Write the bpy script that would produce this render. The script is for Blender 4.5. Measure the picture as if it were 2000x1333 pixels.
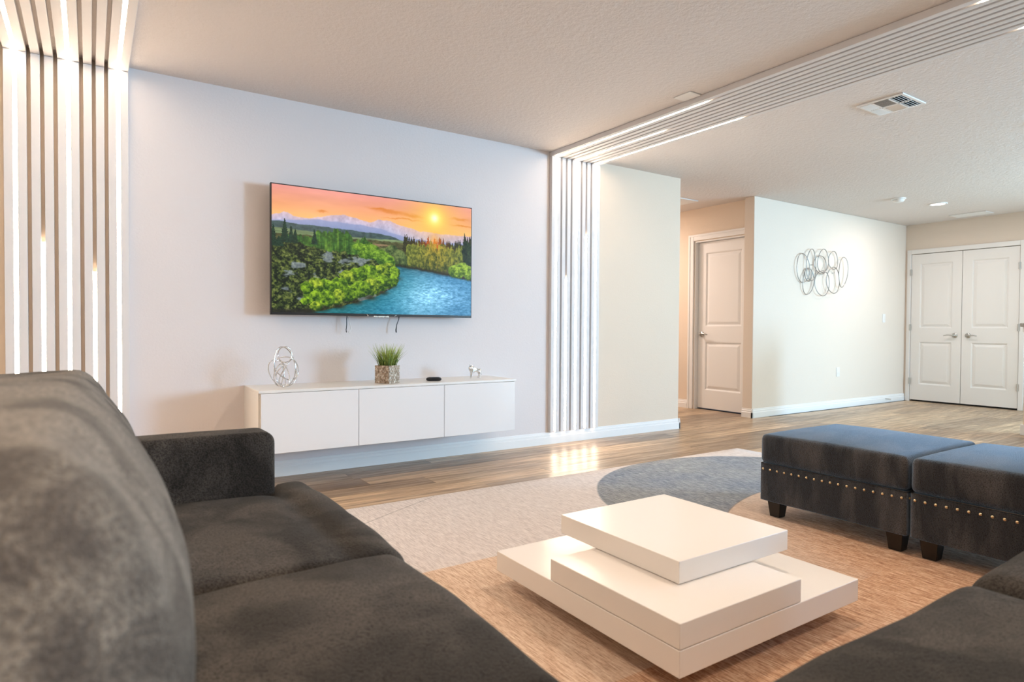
import bpy, bmesh, math, random
import numpy as np
from mathutils import Vector, Matrix, noise as mnoise

for o in list(bpy.data.objects):
    bpy.data.objects.remove(o)
SC = bpy.context.scene
COL = SC.collection
PI = math.pi
random.seed(7)

# ------------------------------------------------------------------ camera
CH = 2.4404            # ceiling height
cam_d = bpy.data.cameras.new('camera')
cam = bpy.data.objects.new('camera', cam_d)
COL.objects.link(cam)
SC.camera = cam
R2 = Vector((0.83163171, -0.55529542, 0.00597428))
U2 = Vector((0.00555842, 0.01908111, 0.99980249))
FW = Vector((0.55529974, 0.83143425, -0.01895502))
m = Matrix.Identity(4)
for r in range(3):
    m[r][0] = R2[r]; m[r][1] = U2[r]; m[r][2] = -FW[r]
m.translation = Vector((0, -4.2331, 0.965))
cam.matrix_world = m
cam_d.sensor_width = 36.0
cam_d.sensor_fit = 'HORIZONTAL'
cam_d.lens = 1233.777 * 36.0 / 2000.0
cam_d.clip_start = 0.02
cam_d.dof.use_dof = True
cam_d.dof.focus_distance = 3.6
cam_d.dof.aperture_fstop = 4.0

# ------------------------------------------------------------------ view and world
SC.view_settings.view_transform = 'Standard'
SC.view_settings.look = 'None'
SC.view_settings.gamma = 1.0
SC.view_settings.use_curve_mapping = False
EXPOSURE = 0.0
SC.view_settings.exposure = EXPOSURE
world = bpy.data.worlds.new('world')
SC.world = world
world.use_nodes = True
bg = world.node_tree.nodes['Background']
bg.inputs[0].default_value = (0.55, 0.75, 1.0, 1)
bg.inputs[1].default_value = 0.3

# ------------------------------------------------------------------ lights of the place, and added fill
def area(name, loc, direction, sx, sy, power, color, spread=PI):
    l = bpy.data.lights.new(name, 'AREA')
    l.shape = 'RECTANGLE'; l.size = sx; l.size_y = sy
    l.energy = power; l.color = color; l.spread = spread
    o = bpy.data.objects.new(name, l)
    COL.objects.link(o)
    o.location = loc
    o.rotation_euler = Vector(direction).to_track_quat('-Z', 'Z').to_euler()
    return o
LED = 31.0
WARM = (1.0, 0.80, 0.62)
DAY = (0.39, 0.68, 1.0)
DAY2 = (0.58, 0.88, 1.0)
area('daylight_window_1', (9.40, -7.30, 1.50), (-1, 0.15, 0.0), 1.35, 1.5, 740, DAY)
area('daylight_window_2', (9.30, -4.2, 1.45), (-1, 0.1, 0.0), 1.5, 1.3, 155, DAY2)
CANS_AND_FILL = [(2.1, -2.8, 15), (2.4, -4.75, 24), (-0.15, -5.0, 220), (5.6, -2.6, 3), (8.134, -0.876, 15.5)]  # all but the last are unseen fill lamps added to warm the room
HALL_POWER = 40.0

# ------------------------------------------------------------------ helpers
def link(o, parent=None):
    COL.objects.link(o)
    if parent is not None:
        o.parent = parent
    return o

def tag(o, label=None, cat=None, group=None, kind=None):
    if label: o['label'] = label
    if cat: o['category'] = cat
    if group: o['group'] = group
    if kind: o['kind'] = kind
    return o

def empty(name, loc=(0, 0, 0), rz=0.0, **k):
    o = bpy.data.objects.new(name, None)
    o.empty_display_size = 0.1
    COL.objects.link(o)
    o.location = loc
    o.rotation_euler = (0, 0, rz)
    return tag(o, **k)

def obj(name, bm, mat, parent=None, smooth=False, bevel=0.0, seg=2, world_space=True):
    me = bpy.data.meshes.new(name)
    bmesh.ops.recalc_face_normals(bm, faces=bm.faces)
    bm.to_mesh(me); bm.free()
    if smooth:
        for p in me.polygons: p.use_smooth = True
    if mat is not None: me.materials.append(mat)
    o = bpy.data.objects.new(name, me)
    link(o, parent)
    if parent is not None and world_space:
        # geometry is given in world coordinates: cancel the chain of parents
        M = Matrix.Identity(4); p = parent
        while p is not None:
            M = p.matrix_basis @ M if p.parent is None else (p.matrix_parent_inverse @ p.matrix_basis) @ M
            p = p.parent
        o.matrix_parent_inverse = M.inverted()
    if bevel > 0:
        b = o.modifiers.new('bevel', 'BEVEL'); b.width = bevel; b.segments = seg
        b.limit_method = 'ANGLE'; b.angle_limit = math.radians(40)
        for p in me.polygons: p.use_smooth = True
        w = o.modifiers.new('wn', 'WEIGHTED_NORMAL'); w.keep_sharp = True
    return o

def add_box(bm, x0, x1, y0, y1, z0, z1, M=None):
    vs = [bm.verts.new((x, y, z)) for x in (x0, x1) for y in (y0, y1) for z in (z0, z1)]
    for f in ((0, 1, 3, 2), (4, 6, 7, 5), (0, 4, 5, 1), (2, 3, 7, 6), (0, 2, 6, 4), (1, 5, 7, 3)):
        bm.faces.new([vs[i] for i in f])
    if M is not None:
        for v in vs: v.co = M @ v.co
    return vs

def box(x0, x1, y0, y1, z0, z1, M=None):
    bm = bmesh.new(); add_box(bm, x0, x1, y0, y1, z0, z1, M); return bm

def add_tube(bm, pts, r, closed=False, n=8):
    P = [Vector(p) for p in pts]; N = len(P)
    rings = []; prev = None
    for i in range(N):
        a = P[(i - 1) % N] if (closed or i > 0) else P[i]
        b = P[(i + 1) % N] if (closed or i < N - 1) else P[i]
        t = (b - a).normalized()
        if prev is None:
            ref = Vector((0, 0, 1)) if abs(t.z) < 0.9 else Vector((1, 0, 0))
            u = t.cross(ref).normalized()
        else:
            u = (prev - t * prev.dot(t)).normalized()
        prev = u
        w = t.cross(u)
        rr = r[i] if isinstance(r, (list, tuple)) else r
        rings.append([bm.verts.new(P[i] + (u * math.cos(2 * PI * k / n) + w * math.sin(2 * PI * k / n)) * rr) for k in range(n)])
    for i in range(N if closed else N - 1):
        A = rings[i]; B = rings[(i + 1) % N]
        for k in range(n):
            bm.faces.new((A[k], A[(k + 1) % n], B[(k + 1) % n], B[k]))
    if not closed:
        bm.faces.new(rings[0][::-1]); bm.faces.new(rings[-1])

def add_lathe(bm, c, prof, n=32, axis='z'):
    rings = []
    for r, z in prof:
        ring = []
        for k in range(n):
            a = 2 * PI * k / n
            if axis == 'z': co = (c[0] + r * math.cos(a), c[1] + r * math.sin(a), c[2] + z)
            else: co = (c[0] + z, c[1] + r * math.cos(a), c[2] + r * math.sin(a))
            ring.append(bm.verts.new(co))
        rings.append(ring)
    for i in range(len(rings) - 1):
        for k in range(n):
            bm.faces.new((rings[i][k], rings[i][(k + 1) % n], rings[i + 1][(k + 1) % n], rings[i + 1][k]))
    bm.faces.new(rings[0][::-1]); bm.faces.new(rings[-1])

def rbox(x0, x1, y0, y1, z0, z1, r, n=28, puff=(0, 0, 0), fn=None):
    """soft box: per-axis radii r=(rx,ry,rz), puff = outward crown of the x, y and z faces"""
    bm = bmesh.new()
    c = Vector(((x0 + x1) / 2, (y0 + y1) / 2, (z0 + z1) / 2))
    h = Vector(((x1 - x0) / 2, (y1 - y0) / 2, (z1 - z0) / 2))
    verts = {}
    def get(i, j, k):
        key = (i, j, k)
        if key in verts: return verts[key]
        # cosine spacing: more vertices near the edges
        q = Vector([-math.cos(PI * t / n) for t in key])
        p = Vector((q.x * h.x, q.y * h.y, q.z * h.z))
        inner = Vector([max(-(h[a] - r[a]), min(h[a] - r[a], p[a])) for a in range(3)])
        d = p - inner
        e = Vector((d.x / r[0], d.y / r[1], d.z / r[2]))
        # cube corner to sphere
        mx = max(abs(e.x), abs(e.y), abs(e.z))
        if e.length > 1e-9: e = e.normalized() * mx
        p2 = inner + Vector((e.x * r[0], e.y * r[1], e.z * r[2]))
        u = Vector((p2.x / h.x, p2.y / h.y, p2.z / h.z))
        g = [1 - abs(u[a]) ** 2.2 for a in range(3)]
        for a in range(3):
            b, cc = (a + 1) % 3, (a + 2) % 3
            p2[a] += puff[a] * u[a] * max(0, g[b]) ** 0.8 * max(0, g[cc]) ** 0.8
        p2 = p2 + c
        if fn: p2 = fn(p2)
        v = bm.verts.new(p2); verts[key] = v
        return v
    for a in range(n):
        for b in range(n):
            for s in (0, n):
                bm.faces.new((get(s, a, b), get(s, a + 1, b), get(s, a + 1, b + 1), get(s, a, b + 1)))
                bm.faces.new((get(a, s, b), get(a + 1, s, b), get(a + 1, s, b + 1), get(a, s, b + 1)))
                bm.faces.new((get(a, b, s), get(a + 1, b, s), get(a + 1, b + 1, s), get(a, b + 1, s)))
    return bm

# ------------------------------------------------------------------ materials
def mat(name, color=(0.8, 0.8, 0.8), rough=0.5, metal=0.0, spec=0.5, **k):
    ma = bpy.data.materials.new(name); ma.use_nodes = True
    b = ma.node_tree.nodes['Principled BSDF']
    b.inputs['Base Color'].default_value = (*color, 1)
    b.inputs['Roughness'].default_value = rough
    b.inputs['Metallic'].default_value = metal
    b.inputs['Specular IOR Level'].default_value = spec
    for kk, v in k.items():
        b.inputs[kk.replace('_', ' ')].default_value = v
    return ma

class N:
    def __init__(s, ma):
        s.t = ma.node_tree; s.b = s.t.nodes['Principled BSDF']
    def new(s, typ, **k):
        n = s.t.nodes.new(typ)
        for a, v in k.items(): setattr(n, a, v)
        return n
    def l(s, a, b): s.t.links.new(a, b)
    def coord(s, kind='Object', scale=(1, 1, 1)):
        tc = s.new('ShaderNodeTexCoord'); mp = s.new('ShaderNodeMapping')
        mp.inputs['Scale'].default_value = scale
        s.l(tc.outputs[kind], mp.inputs['Vector'])
        return mp.outputs['Vector']
    def noise(s, vec, scale, detail=3, rough=0.55, dist=0.0):
        n = s.new('ShaderNodeTexNoise')
        n.inputs['Scale'].default_value = scale; n.inputs['Detail'].default_value = detail
        n.inputs['Roughness'].default_value = rough; n.inputs['Distortion'].default_value = dist
        if vec is not None: s.l(vec, n.inputs['Vector'])
        return n.outputs['Fac']
    def ramp(s, fac, stops):
        r = s.new('ShaderNodeValToRGB')
        el = r.color_ramp.elements
        while len(el) < len(stops): el.new(0.5)
        for e, (p, c) in zip(el, stops):
            e.position = p; e.color = (*c, 1) if len(c) == 3 else c
        s.l(fac, r.inputs['Fac'])
        return r.outputs['Color']
    def mix(s, fac, a, b, mode='MIX'):
        n = s.new('ShaderNodeMix', data_type='RGBA', blend_type=mode)
        for sock, v in ((n.inputs['Factor'], fac), (n.inputs[6], a), (n.inputs[7], b)):
            if isinstance(v, (int, float)): sock.default_value = v
            elif isinstance(v, tuple): sock.default_value = (*v, 1)
            else: s.l(v, sock)
        return n.outputs[2]
    def math(s, op, a, b=0.0, c=0.0):
        n = s.new('ShaderNodeMath', operation=op)
        for i, v in enumerate((a, b, c)):
            if isinstance(v, (int, float)): n.inputs[i].default_value = v
            else: s.l(v, n.inputs[i])
        return n.outputs[0]
    def bump(s, height, strength=0.3, dist=0.01):
        n = s.new('ShaderNodeBump')
        n.inputs['Strength'].default_value = strength; n.inputs['Distance'].default_value = dist
        s.l(height, n.inputs['Height']); s.l(n.outputs['Normal'], s.b.inputs['Normal'])

def plaster(name, color, scale=70, strength=0.25, dist=0.004, rough=0.75, stretch=(1, 1, 1)):
    ma = mat(name, color, rough, spec=0.25); n = N(ma)
    v = n.coord('Object', stretch)
    f = n.noise(v, scale, 4, 0.6)
    n.bump(f, strength, dist)
    f2 = n.noise(v, 1.3, 2)
    n.l(n.ramp(f2, [(0.3, tuple(c * 0.985 for c in color)), (0.7, color)]), n.b.inputs['Base Color'])
    return ma

M_cool = plaster('paint_pale_grey', (0.745, 0.695, 0.69))
M_cream = plaster('paint_cream', (0.78, 0.65, 0.525))
M_ceil = plaster('ceiling_texture', (0.745, 0.685, 0.65), 42, 0.75, 0.008, 0.85)
M_white = mat('white_trim_paint', (0.83, 0.815, 0.80), 0.38, spec=0.4)
n = N(M_white); n.bump(n.noise(n.coord(), 60, 2), 0.03, 0.002)
M_slat = mat('slat_white', (0.73, 0.70, 0.69), 0.55, spec=0.3)
n = N(M_slat); n.bump(n.noise(n.coord('Object', (30, 30, 1)), 5, 2), 0.04, 0.002)
M_lacq = mat('white_lacquer', (0.84, 0.815, 0.81), 0.12, spec=0.5)
n = N(M_lacq); n.bump(n.noise(n.coord(), 3, 1), 0.01, 0.003)
M_foil = mat('white_foil', (0.82, 0.79, 0.75), 0.35)
n = N(M_foil); n.bump(n.noise(n.coord(), 80, 2), 0.02, 0.001)
M_table = mat('white_table_lacquer', (0.90, 0.83, 0.77), 0.22)
n = N(M_table); n.bump(n.noise(n.coord(), 4, 1), 0.01, 0.003)
M_door = mat('door_white_paint', (0.84, 0.82, 0.80), 0.42, spec=0.35)
n = N(M_door); n.bump(n.noise(n.coord('Object', (20, 20, 1)), 8, 3), 0.05, 0.002)
M_dark = mat('dark_gap', (0.03, 0.028, 0.027), 0.8); n = N(M_dark); n.bump(n.noise(n.coord(), 40), 0.05)
M_nickel = mat('brushed_nickel', (0.55, 0.54, 0.52), 0.28, 1.0); n = N(M_nickel); n.bump(n.noise(n.coord('Object', (1, 1, 30)), 30, 2), 0.05, 0.001)
M_chrome = mat('polished_silver', (0.72, 0.72, 0.72), 0.14, 1.0); n = N(M_chrome); n.bump(n.noise(n.coord(), 25, 2), 0.06, 0.002)
M_wire = mat('dark_silver_wire', (0.33, 0.32, 0.31), 0.3, 1.0); n = N(M_wire); n.bump(n.noise(n.coord(), 25, 2), 0.06, 0.002)
M_brass = mat('aged_brass', (0.72, 0.56, 0.34), 0.25, 1.0); n = N(M_brass); n.bump(n.noise(n.coord(), 90, 2), 0.1, 0.001)
M_black = mat('black_plastic', (0.012, 0.012, 0.014), 0.3); n = N(M_black); n.bump(n.noise(n.coord(), 90, 2), 0.03, 0.001)
M_legw = mat('black_stained_wood', (0.010, 0.008, 0.007), 0.32); n = N(M_legw); n.bump(n.noise(n.coord('Object', (20, 20, 2)), 10, 3), 0.1, 0.001)
M_granite = mat('grey_stone', (0.42, 0.40, 0.37), 0.2); n = N(M_granite)
n.l(n.ramp(n.noise(n.coord(), 120, 5), [(0.35, (0.25, 0.23, 0.21)), (0.5, (0.45, 0.42, 0.39)), (0.65, (0.62, 0.6, 0.56))]), n.b.inputs['Base Color'])

def emit(name, color, strength):
    ma = mat(name, (0.9, 0.9, 0.88), 0.4)
    b = ma.node_tree.nodes['Principled BSDF']
    b.inputs['Emission Color'].default_value = (*color, 1)
    b.inputs['Emission Strength'].default_value = strength
    return ma
M_led = emit('led_diffuser_lit', (1.0, 0.80, 0.60), LED)
M_can = emit('downlight_lens_lit', (1.0, 0.88, 0.78), 8.0)

def fabric(name, dark, light, weave=260, sheen=0.6, tint=(0.6, 0.65, 0.75), patch=5.0, sh_rough=0.35, lay=None):
    ma = mat(name, dark, 0.95, spec=0.12); n = N(ma)
    v = n.coord('Object')
    w = n.noise(v, weave, 2, 0.7)
    w2 = n.noise(v, weave * 2.3, 2, 0.6)
    vp = v
    if lay:
        mp = n.new('ShaderNodeMapping'); mp.inputs['Rotation'].default_value = lay[0]; mp.inputs['Scale'].default_value = lay[1]
        n.l(v, mp.inputs['Vector']); vp = mp.outputs['Vector']
    p = n.noise(vp, patch, 3, 0.55, 0.6)
    pr = n.ramp(p, [(0.40, (0, 0, 0)), (0.60, (1, 1, 1))])
    wv = n.ramp(n.math('ADD', n.math('MULTIPLY', w, 0.6), n.math('MULTIPLY', w2, 0.4)), [(0.42, (0, 0, 0)), (0.58, (1, 1, 1))])
    f = n.math('MULTIPLY', n.math('ADD', n.math('MULTIPLY', pr, 0.68), 0.32), n.math('ADD', n.math('MULTIPLY', wv, 0.62), 0.38))
    n.l(n.mix(f, dark, light), n.b.inputs['Base Color'])
    n.b.inputs['Sheen Weight'].default_value = sheen
    n.b.inputs['Sheen Roughness'].default_value = sh_rough
    n.b.inputs['Sheen Tint'].default_value = (*tint, 1)
    n.bump(n.math('ADD', wv, n.math('MULTIPLY', p, 1.5)), 0.6, 0.003)
    return ma
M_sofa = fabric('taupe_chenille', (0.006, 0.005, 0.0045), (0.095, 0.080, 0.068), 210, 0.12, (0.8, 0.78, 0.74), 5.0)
M_sofa_lit = fabric('taupe_chenille_brushed_nap', (0.038, 0.032, 0.030), (0.235, 0.205, 0.172), 210, 0.12, (0.8, 0.78, 0.74), 9.0)  # sofa fabric again, with the brighter light on the backs put into its colour
M_otto = fabric('charcoal_chenille', (0.006, 0.006, 0.0065), (0.115, 0.104, 0.100), 230, 1.0, (0.50, 0.72, 1.0), 4.0, 0.35, ((0.75, 0, 0), (1.0, 2.2, 0.6)))

# floor planks
def plank_mat():
    ma = mat('grey_brown_laminate', (0.3, 0.22, 0.16), 0.28, spec=0.5); n = N(ma)
    tc = n.new('ShaderNodeTexCoord'); oi = n.new('ShaderNodeObjectInfo')
    add = n.new('ShaderNodeVectorMath', operation='ADD')
    sc = n.new('ShaderNodeVectorMath', operation='SCALE'); sc.inputs['Scale'].default_value = 40.0
    cx = n.new('ShaderNodeCombineXYZ')
    n.l(oi.outputs['Random'], cx.inputs[0]); n.l(oi.outputs['Random'], cx.inputs[1])
    n.l(cx.outputs[0], sc.inputs[0])
    n.l(tc.outputs['Object'], add.inputs[0]); n.l(sc.outputs[0], add.inputs[1])
    mp = n.new('ShaderNodeMapping'); mp.inputs['Scale'].default_value = (1.1, 17, 1)
    n.l(add.outputs[0], mp.inputs['Vector'])
    g = n.noise(mp.outputs[0], 2.2, 6, 0.62, 0.8)
    g2 = n.noise(mp.outputs[0], 0.8, 3, 0.5, 0.3)
    c = n.ramp(g, [(0.28, (0.24, 0.16, 0.095)), (0.45, (0.43, 0.30, 0.185)), (0.58, (0.59, 0.43, 0.275)), (0.75, (0.72, 0.55, 0.38))])
    c2 = n.ramp(g2, [(0.3, (0.62, 0.60, 0.60)), (0.7, (1.12, 1.1, 1.08))])
    c = n.mix(0.85, c, c2, 'MULTIPLY')
    t = n.ramp(oi.outputs['Random'], [(0.0, (0.62, 0.60, 0.60)), (0.5, (0.95, 0.95, 0.95)), (1.0, (1.22, 1.20, 1.16))])
    c = n.mix(1.0, c, t, 'MULTIPLY')
    n.l(c, n.b.inputs['Base Color'])
    n.l(n.ramp(g, [(0.3, (0.42,) * 3), (0.7, (0.27,) * 3)]), n.b.inputs['Roughness'])
    n.bump(g, 0.12, 0.002)
    return ma
M_plank = plank_mat()

# ------------------------------------------------------------------ setting
def struct(name, bm, m_, parent=None, **k):
    o = obj(name, bm, m_, parent, **k)
    if parent is None: tag(o, kind='structure')
    return o

YB = -8.5; XL = -1.25; XE = 4.79; XS = 6.0594; XD = 6.159; XR = 9.492; YA = 0.0724
floor = struct('floor', box(XL - .1, XR + .1, YB - .1, 3.3, -0.10, -0.008), M_dark)
ceiling = struct('ceiling', box(XL - .1, XR + .1, YB - .1, 3.3, CH, CH + 0.1), M_ceil)

# laminate planks laid along the long wall; one mesh shared by the whole ones
PL, PW = 1.52, 0.182
pm = bmesh.new(); add_box(pm, 0, PL - .0015, 0, PW - .0015, -0.008, 0.0)
plank_mesh = bpy.data.meshes.new('plank'); bmesh.ops.recalc_face_normals(pm, faces=pm.faces); pm.to_mesh(plank_mesh); pm.free()
plank_mesh.materials.append(M_plank)
rnd = random.Random(3)
row = 0
y = 1.30
while y > -5.9:
    x = XL - rnd.random() * PL
    while x < XR:
        x1 = min(x + PL, XR)
        xx = max(x, XL)
        # under the middle of the rug and outside the walls nothing is laid separately
        hidden = (y < -1.35 and xx > 0.2 and x1 < 4.2 and y > -3.9) or (y - PW > 0.0 and (x1 < XE or xx > XD + .1))
        if not hidden and x1 - xx > 0.05:
            o = bpy.data.objects.new('plank', plank_mesh)
            COL.objects.link(o); o.parent = floor
            o.location = (xx, y - PW, 0); o.scale = ((x1 - xx) / PL, 1, 1)
        x += PL
    y -= PW
    row += 1
# sub-floor showing nowhere: a thin underlay below the rug
obj('underlay', box(0.0, 4.3, -3.95, -1.30, -0.008, -0.0005), M_plank, floor)
obj('underlay', box(XL, XR, YB, -5.9, -0.008, -0.0005), M_plank, floor)

# television wall
wall_back = struct('wall_back', box(XL - .1, XE, 0, 0.12, 0, CH), M_cream)
obj('painted_panel', box(0.186, 3.194, -0.002, 0.0, 0, CH), M_cool, wall_back, )
tag(bpy.data.objects['painted_panel'], label='cool pale grey paint between the slat panels')
wall_left = struct('wall_left', box(XL - .1, XL, YB, 0, 0, CH), M_cream)
wall_hall_left = struct('wall_hall_left', box(XE - .12, XE, 0.12, 3.2, 0, CH), M_cream)
wall_hall_end = struct('wall_hall_end', box(XE - .1, XD + .12, 3.2, 3.3, 0, CH), M_cream)
M_entry = plaster('paint_cream_entry', (0.775, 0.675, 0.58))
wall_art = struct('wall_entry', box(XS, XR, YA, YA + 0.125, 0, CH), M_entry, bevel=0.006)
# wall with the single door
DY0, DY1, DH = 0.212, 0.968, 2.045
bm = bmesh.new()
add_box(bm, XD, XD + .12, DY1, 3.2, 0, CH)
add_box(bm, XD, XD + .12, YA + .12, DY1, DH, CH)
add_box(bm, XD, XD + .12, YA + .12, DY0, 0, DH)
wall_hall_right = struct('wall_hall_right', bm, M_cream)
# right wall with the double door
WY0, WY1, WH = -1.240, -0.002, 2.032
bm = bmesh.new()
add_box(bm, XR, XR + .12, WY1, YA + .1, 0, CH)
add_box(bm, XR, XR + .12, WY0, WY1, WH, CH)
add_box(bm, XR, XR + .12, -3.2, WY0, 0, CH)
add_box(bm, XR, XR + .12, -3.2, -5.2, 0, 0.75)
add_box(bm, XR, XR + .12, -3.2, -5.2, 2.15, CH)
add_box(bm, XR, XR + .12, -6.7, -5.2, 0, CH)
add_box(bm, XR, XR + .12, -8.05, -6.7, 0, 0.75)
add_box(bm, XR, XR + .12, -8.05, -6.7, 2.25, CH)
add_box(bm, XR, XR + .12, YB, -8.05, 0, CH)
wall_right = struct('wall_right', bm, M_entry)
# wall behind the camera
wall_front = struct('wall_front', box(XL - .1, XR + .1, YB - .1, YB, 0, CH), M_cream)

def window(name, axis, a0, a1, z0, z1, p):
    e = empty(name, kind='structure')
    def bx(u0, u1, w0, w1, q0, q1):
        return box(u0, u1, p + q0, p + q1, w0, w1) if axis == 'x' else box(p + q0, p + q1, u0, u1, w0, w1)
    mid = (a0 + a1) / 2
    obj('window_frame', bx(a0, a1, z0, z0 + .05, -.03, .03), M_white, e)
    obj('window_frame', bx(a0, a1, z1 - .05, z1, -.03, .03), M_white, e)
    obj('window_frame', bx(a0, a0 + .05, z0, z1, -.03, .03), M_white, e)
    obj('window_frame', bx(a1 - .05, a1, z0, z1, -.03, .03), M_white, e)
    obj('window_mullion', bx(mid - .02, mid + .02, z0, z1, -.02, .02), M_white, e)
window('window_1', 'y', -8.05, -6.7, 0.75, 2.25, XR + .06)
window('window_2', 'y', -5.2, -3.2, 0.75, 2.15, XR + .06)

# baseboards: stepped profile
def baseboard(name, a, b, out, h=0.100):
    a = Vector((*a, 0)); b = Vector((*b, 0)); d = Vector((*out, 0)).normalized()
    prof = [(0, 0), (0.017, 0), (0.017, h * .58), (0.0125, h * .64), (0.0125, h * .80), (0.008, h * .86), (0.007, h * .98), (0.005, h), (0, h)]
    bm = bmesh.new()
    A = [bm.verts.new(a + d * p + Vector((0, 0, z))) for p, z in prof]
    B = [bm.verts.new(b + d * p + Vector((0, 0, z))) for p, z in prof]
    for i in range(len(prof)):
        j = (i + 1) % len(prof)
        bm.faces.new((A[i], A[j], B[j], B[i]))
    bm.faces.new(A[::-1]); bm.faces.new(B)
    return struct(name, bm, M_white)
baseboard('baseboard_back', (XL, 0), (XE + .015, 0), (0, -1))
baseboard('baseboard_hall_left', (XE, -.017), (XE, 3.2), (1, 0))
baseboard('baseboard_entry', (XS - .017, YA), (XR, YA), (0, -1))
baseboard('baseboard_entry_end', (XS, YA - .017), (XS, YA + .125), (-1, 0))
baseboard('baseboard_hall_right', (XD, 1.062), (XD, 3.2), (-1, 0))
baseboard('baseboard_right', (XR, -1.30), (XR, YB), (-1, 0))
baseboard('baseboard_left', (XL, YB), (XL, 0), (1, 0))
baseboard('baseboard_front', (XL, YB), (XR, YB), (0, 1))

# ------------------------------------------------------------------ doors (planes of constant x, facing -x)
def leaf(parent, X, y0, y1, z0, z1, hinge=None, lever_y=None, lever_dir=1, name='door_leaf'):
    """X = front face. Frame of stiles and rails with raised panels let in."""
    st = 0.105
    zs = [(0.235, 0.825), (1.01, z1 - 0.125)]
    bm = bmesh.new()
    add_box(bm, X + .014, X + .036, y0, y1, z0, z1)
    add_box(bm, X, X + .014, y0, y0 + st, z0, z1)
    add_box(bm, X, X + .014, y1 - st, y1, z0, z1)
    add_box(bm, X, X + .014, y0 + st, y1 - st, z0, zs[0][0])
    add_box(bm, X, X + .014, y0 + st, y1 - st, zs[0][1], zs[1][0])
    add_box(bm, X, X + .014, y0 + st, y1 - st, zs[1][1], z1)
    L = obj(name, bm, M_door, parent)
    for a, b in zs:
        bm = bmesh.new()
        rings = []
        for inset, dep in ((0.0, 0.0), (0.008, 0.002), (0.018, 0.0135), (0.026, 0.0135), (0.052, 0.003), (0.060, 0.002)):
            rings.append([bm.verts.new((X + dep, yy, zz)) for yy, zz in ((y0 + st + inset, a + inset), (y1 - st - inset, a + inset), (y1 - st - inset, b - inset), (y0 + st + inset, b - inset))])
        for i in range(len(rings) - 1):
            for k in range(4):
                bm.faces.new((rings[i][k], rings[i][(k + 1) % 4], rings[i + 1][(k + 1) % 4], rings[i + 1][k]))
        bm.faces.new(rings[-1])
        obj('door_panel', bm, M_door, L)
    if lever_y is not None:
        bm = bmesh.new(); Z = 0.915
        add_lathe(bm, (X, lever_y, Z), [(0.033, 0.0), (0.033, -0.008), (0.028, -0.013), (0.012, -0.015), (0.011, -0.045), (0.013, -0.05), (0.006, -0.056)], 24, 'x')
        dd = lever_dir
        add_tube(bm, [(X - .045, lever_y, Z), (X - .050, lever_y + dd * .03, Z + .004), (X - .05, lever_y + dd * .07, Z + .006), (X - .048, lever_y + dd * .115, Z - .004)], [0.010, 0.009, 0.0085, 0.006], n=10)
        tag(obj('door_handle', bm, M_nickel, L, smooth=True), label='satin nickel lever handle')
    return L

door_1 = empty('door_1', (XD, (DY0 + DY1) / 2, 0), kind='structure')
def casing(parent, X, y0, y1, h, w):
    for nm, bmx in (('casing', box(X - .018, X + .001, y1 + .012, y1 + .012 + w, 0, h + .012 + w)),
                    ('casing', box(X - .018, X + .001, y0 - .012 - w, y0 - .012, 0, h + .012 + w)),
                    ('casing', box(X - .018, X + .001, y0 - .012, y1 + .012, h + .012, h + .012 + w))):
        obj(nm, bmx, M_white, parent, bevel=0.004)
# left casing and head of the hall door (its right casing runs behind the end of the entry wall)
obj('casing', box(XD - .020, XD + .001, DY1 + .008, DY1 + .082, 0, DH + .08), M_white, door_1, bevel=0.005)
obj('casing', box(XD - .020, XD + .001, DY0, DY1 + .008, DH + .008, DH + .08), M_white, door_1, bevel=0.005)
obj('casing_bead', box(XD - .026, XD - .019, DY1 + .060, DY1 + .082, 0, DH + .08), M_white, door_1)
obj('casing_bead', box(XD - .026, XD - .019, DY0, DY1 + .060, DH + .058, DH + .08), M_white, door_1)
bm = bmesh.new()
add_box(bm, XD, XD + .12, DY1 - .012, DY1, 0, DH); add_box(bm, XD, XD + .12, DY0, DY0 + .012, 0, DH)
add_box(bm, XD, XD + .12, DY0 + .012, DY1 - .012, DH - .012, DH)
obj('door_frame', bm, M_white, door_1)
leaf(door_1, XD + .055, DY0 + .014, DY1 - .014, 0.018, DH - .016, lever_y=DY1 - .075, lever_dir=-1)
obj('door_gap_shadow', box(XD + .06, XD + .115, DY0 + .014, DY1 - .014, 0.0, 0.003), M_dark, door_1).name = 'threshold'  # dark strip standing in for the shade in the gap under the door

door_2 = empty('door_2', (XR, -0.62, 0), kind='structure')
obj('casing', box(XR - .018, XR + .001, WY1, WY1 + .05, 0, WH + .060), M_white, door_2, bevel=0.004)
obj('casing', box(XR - .018, XR + .001, WY0 - .055, WY0, 0, WH + .060), M_white, door_2, bevel=0.004)
obj('casing', box(XR - .018, XR + .001, WY0, WY1, WH, WH + .060), M_white, door_2, bevel=0.004)
mid = (WY0 + WY1) / 2
leaf(door_2, XR - .006, mid + .003, WY1 - .006, 0.022, WH - .008, lever_y=mid + .075, lever_dir=1)
leaf(door_2, XR - .006, WY0 + .006, mid - .003, 0.022, WH - .008, lever_y=mid - .075, lever_dir=-1)
obj('threshold', box(XR + .004, XR + .1, WY0, WY1, 0.0, 0.004), M_dark, door_2)  # dark strip painted in place of the shade below the double doors
obj('closet_back', box(XR + .05, XR + .06, WY0, WY1, 0.0, WH), M_dark, door_2)
for yy in (WY1 - .002, WY0 + .002):
    for zz in (0.28, 1.02, 1.78):
        bm = bmesh.new()
        add_tube(bm, [(XR - .022, yy, zz - .045), (XR - .022, yy, zz + .045)], 0.008, n=10)
        add_box(bm, XR - .0195, XR - .0175, yy - .016, yy + .016, zz - .042, zz + .042)
        obj('hinge', bm, M_nickel, door_2)

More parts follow.
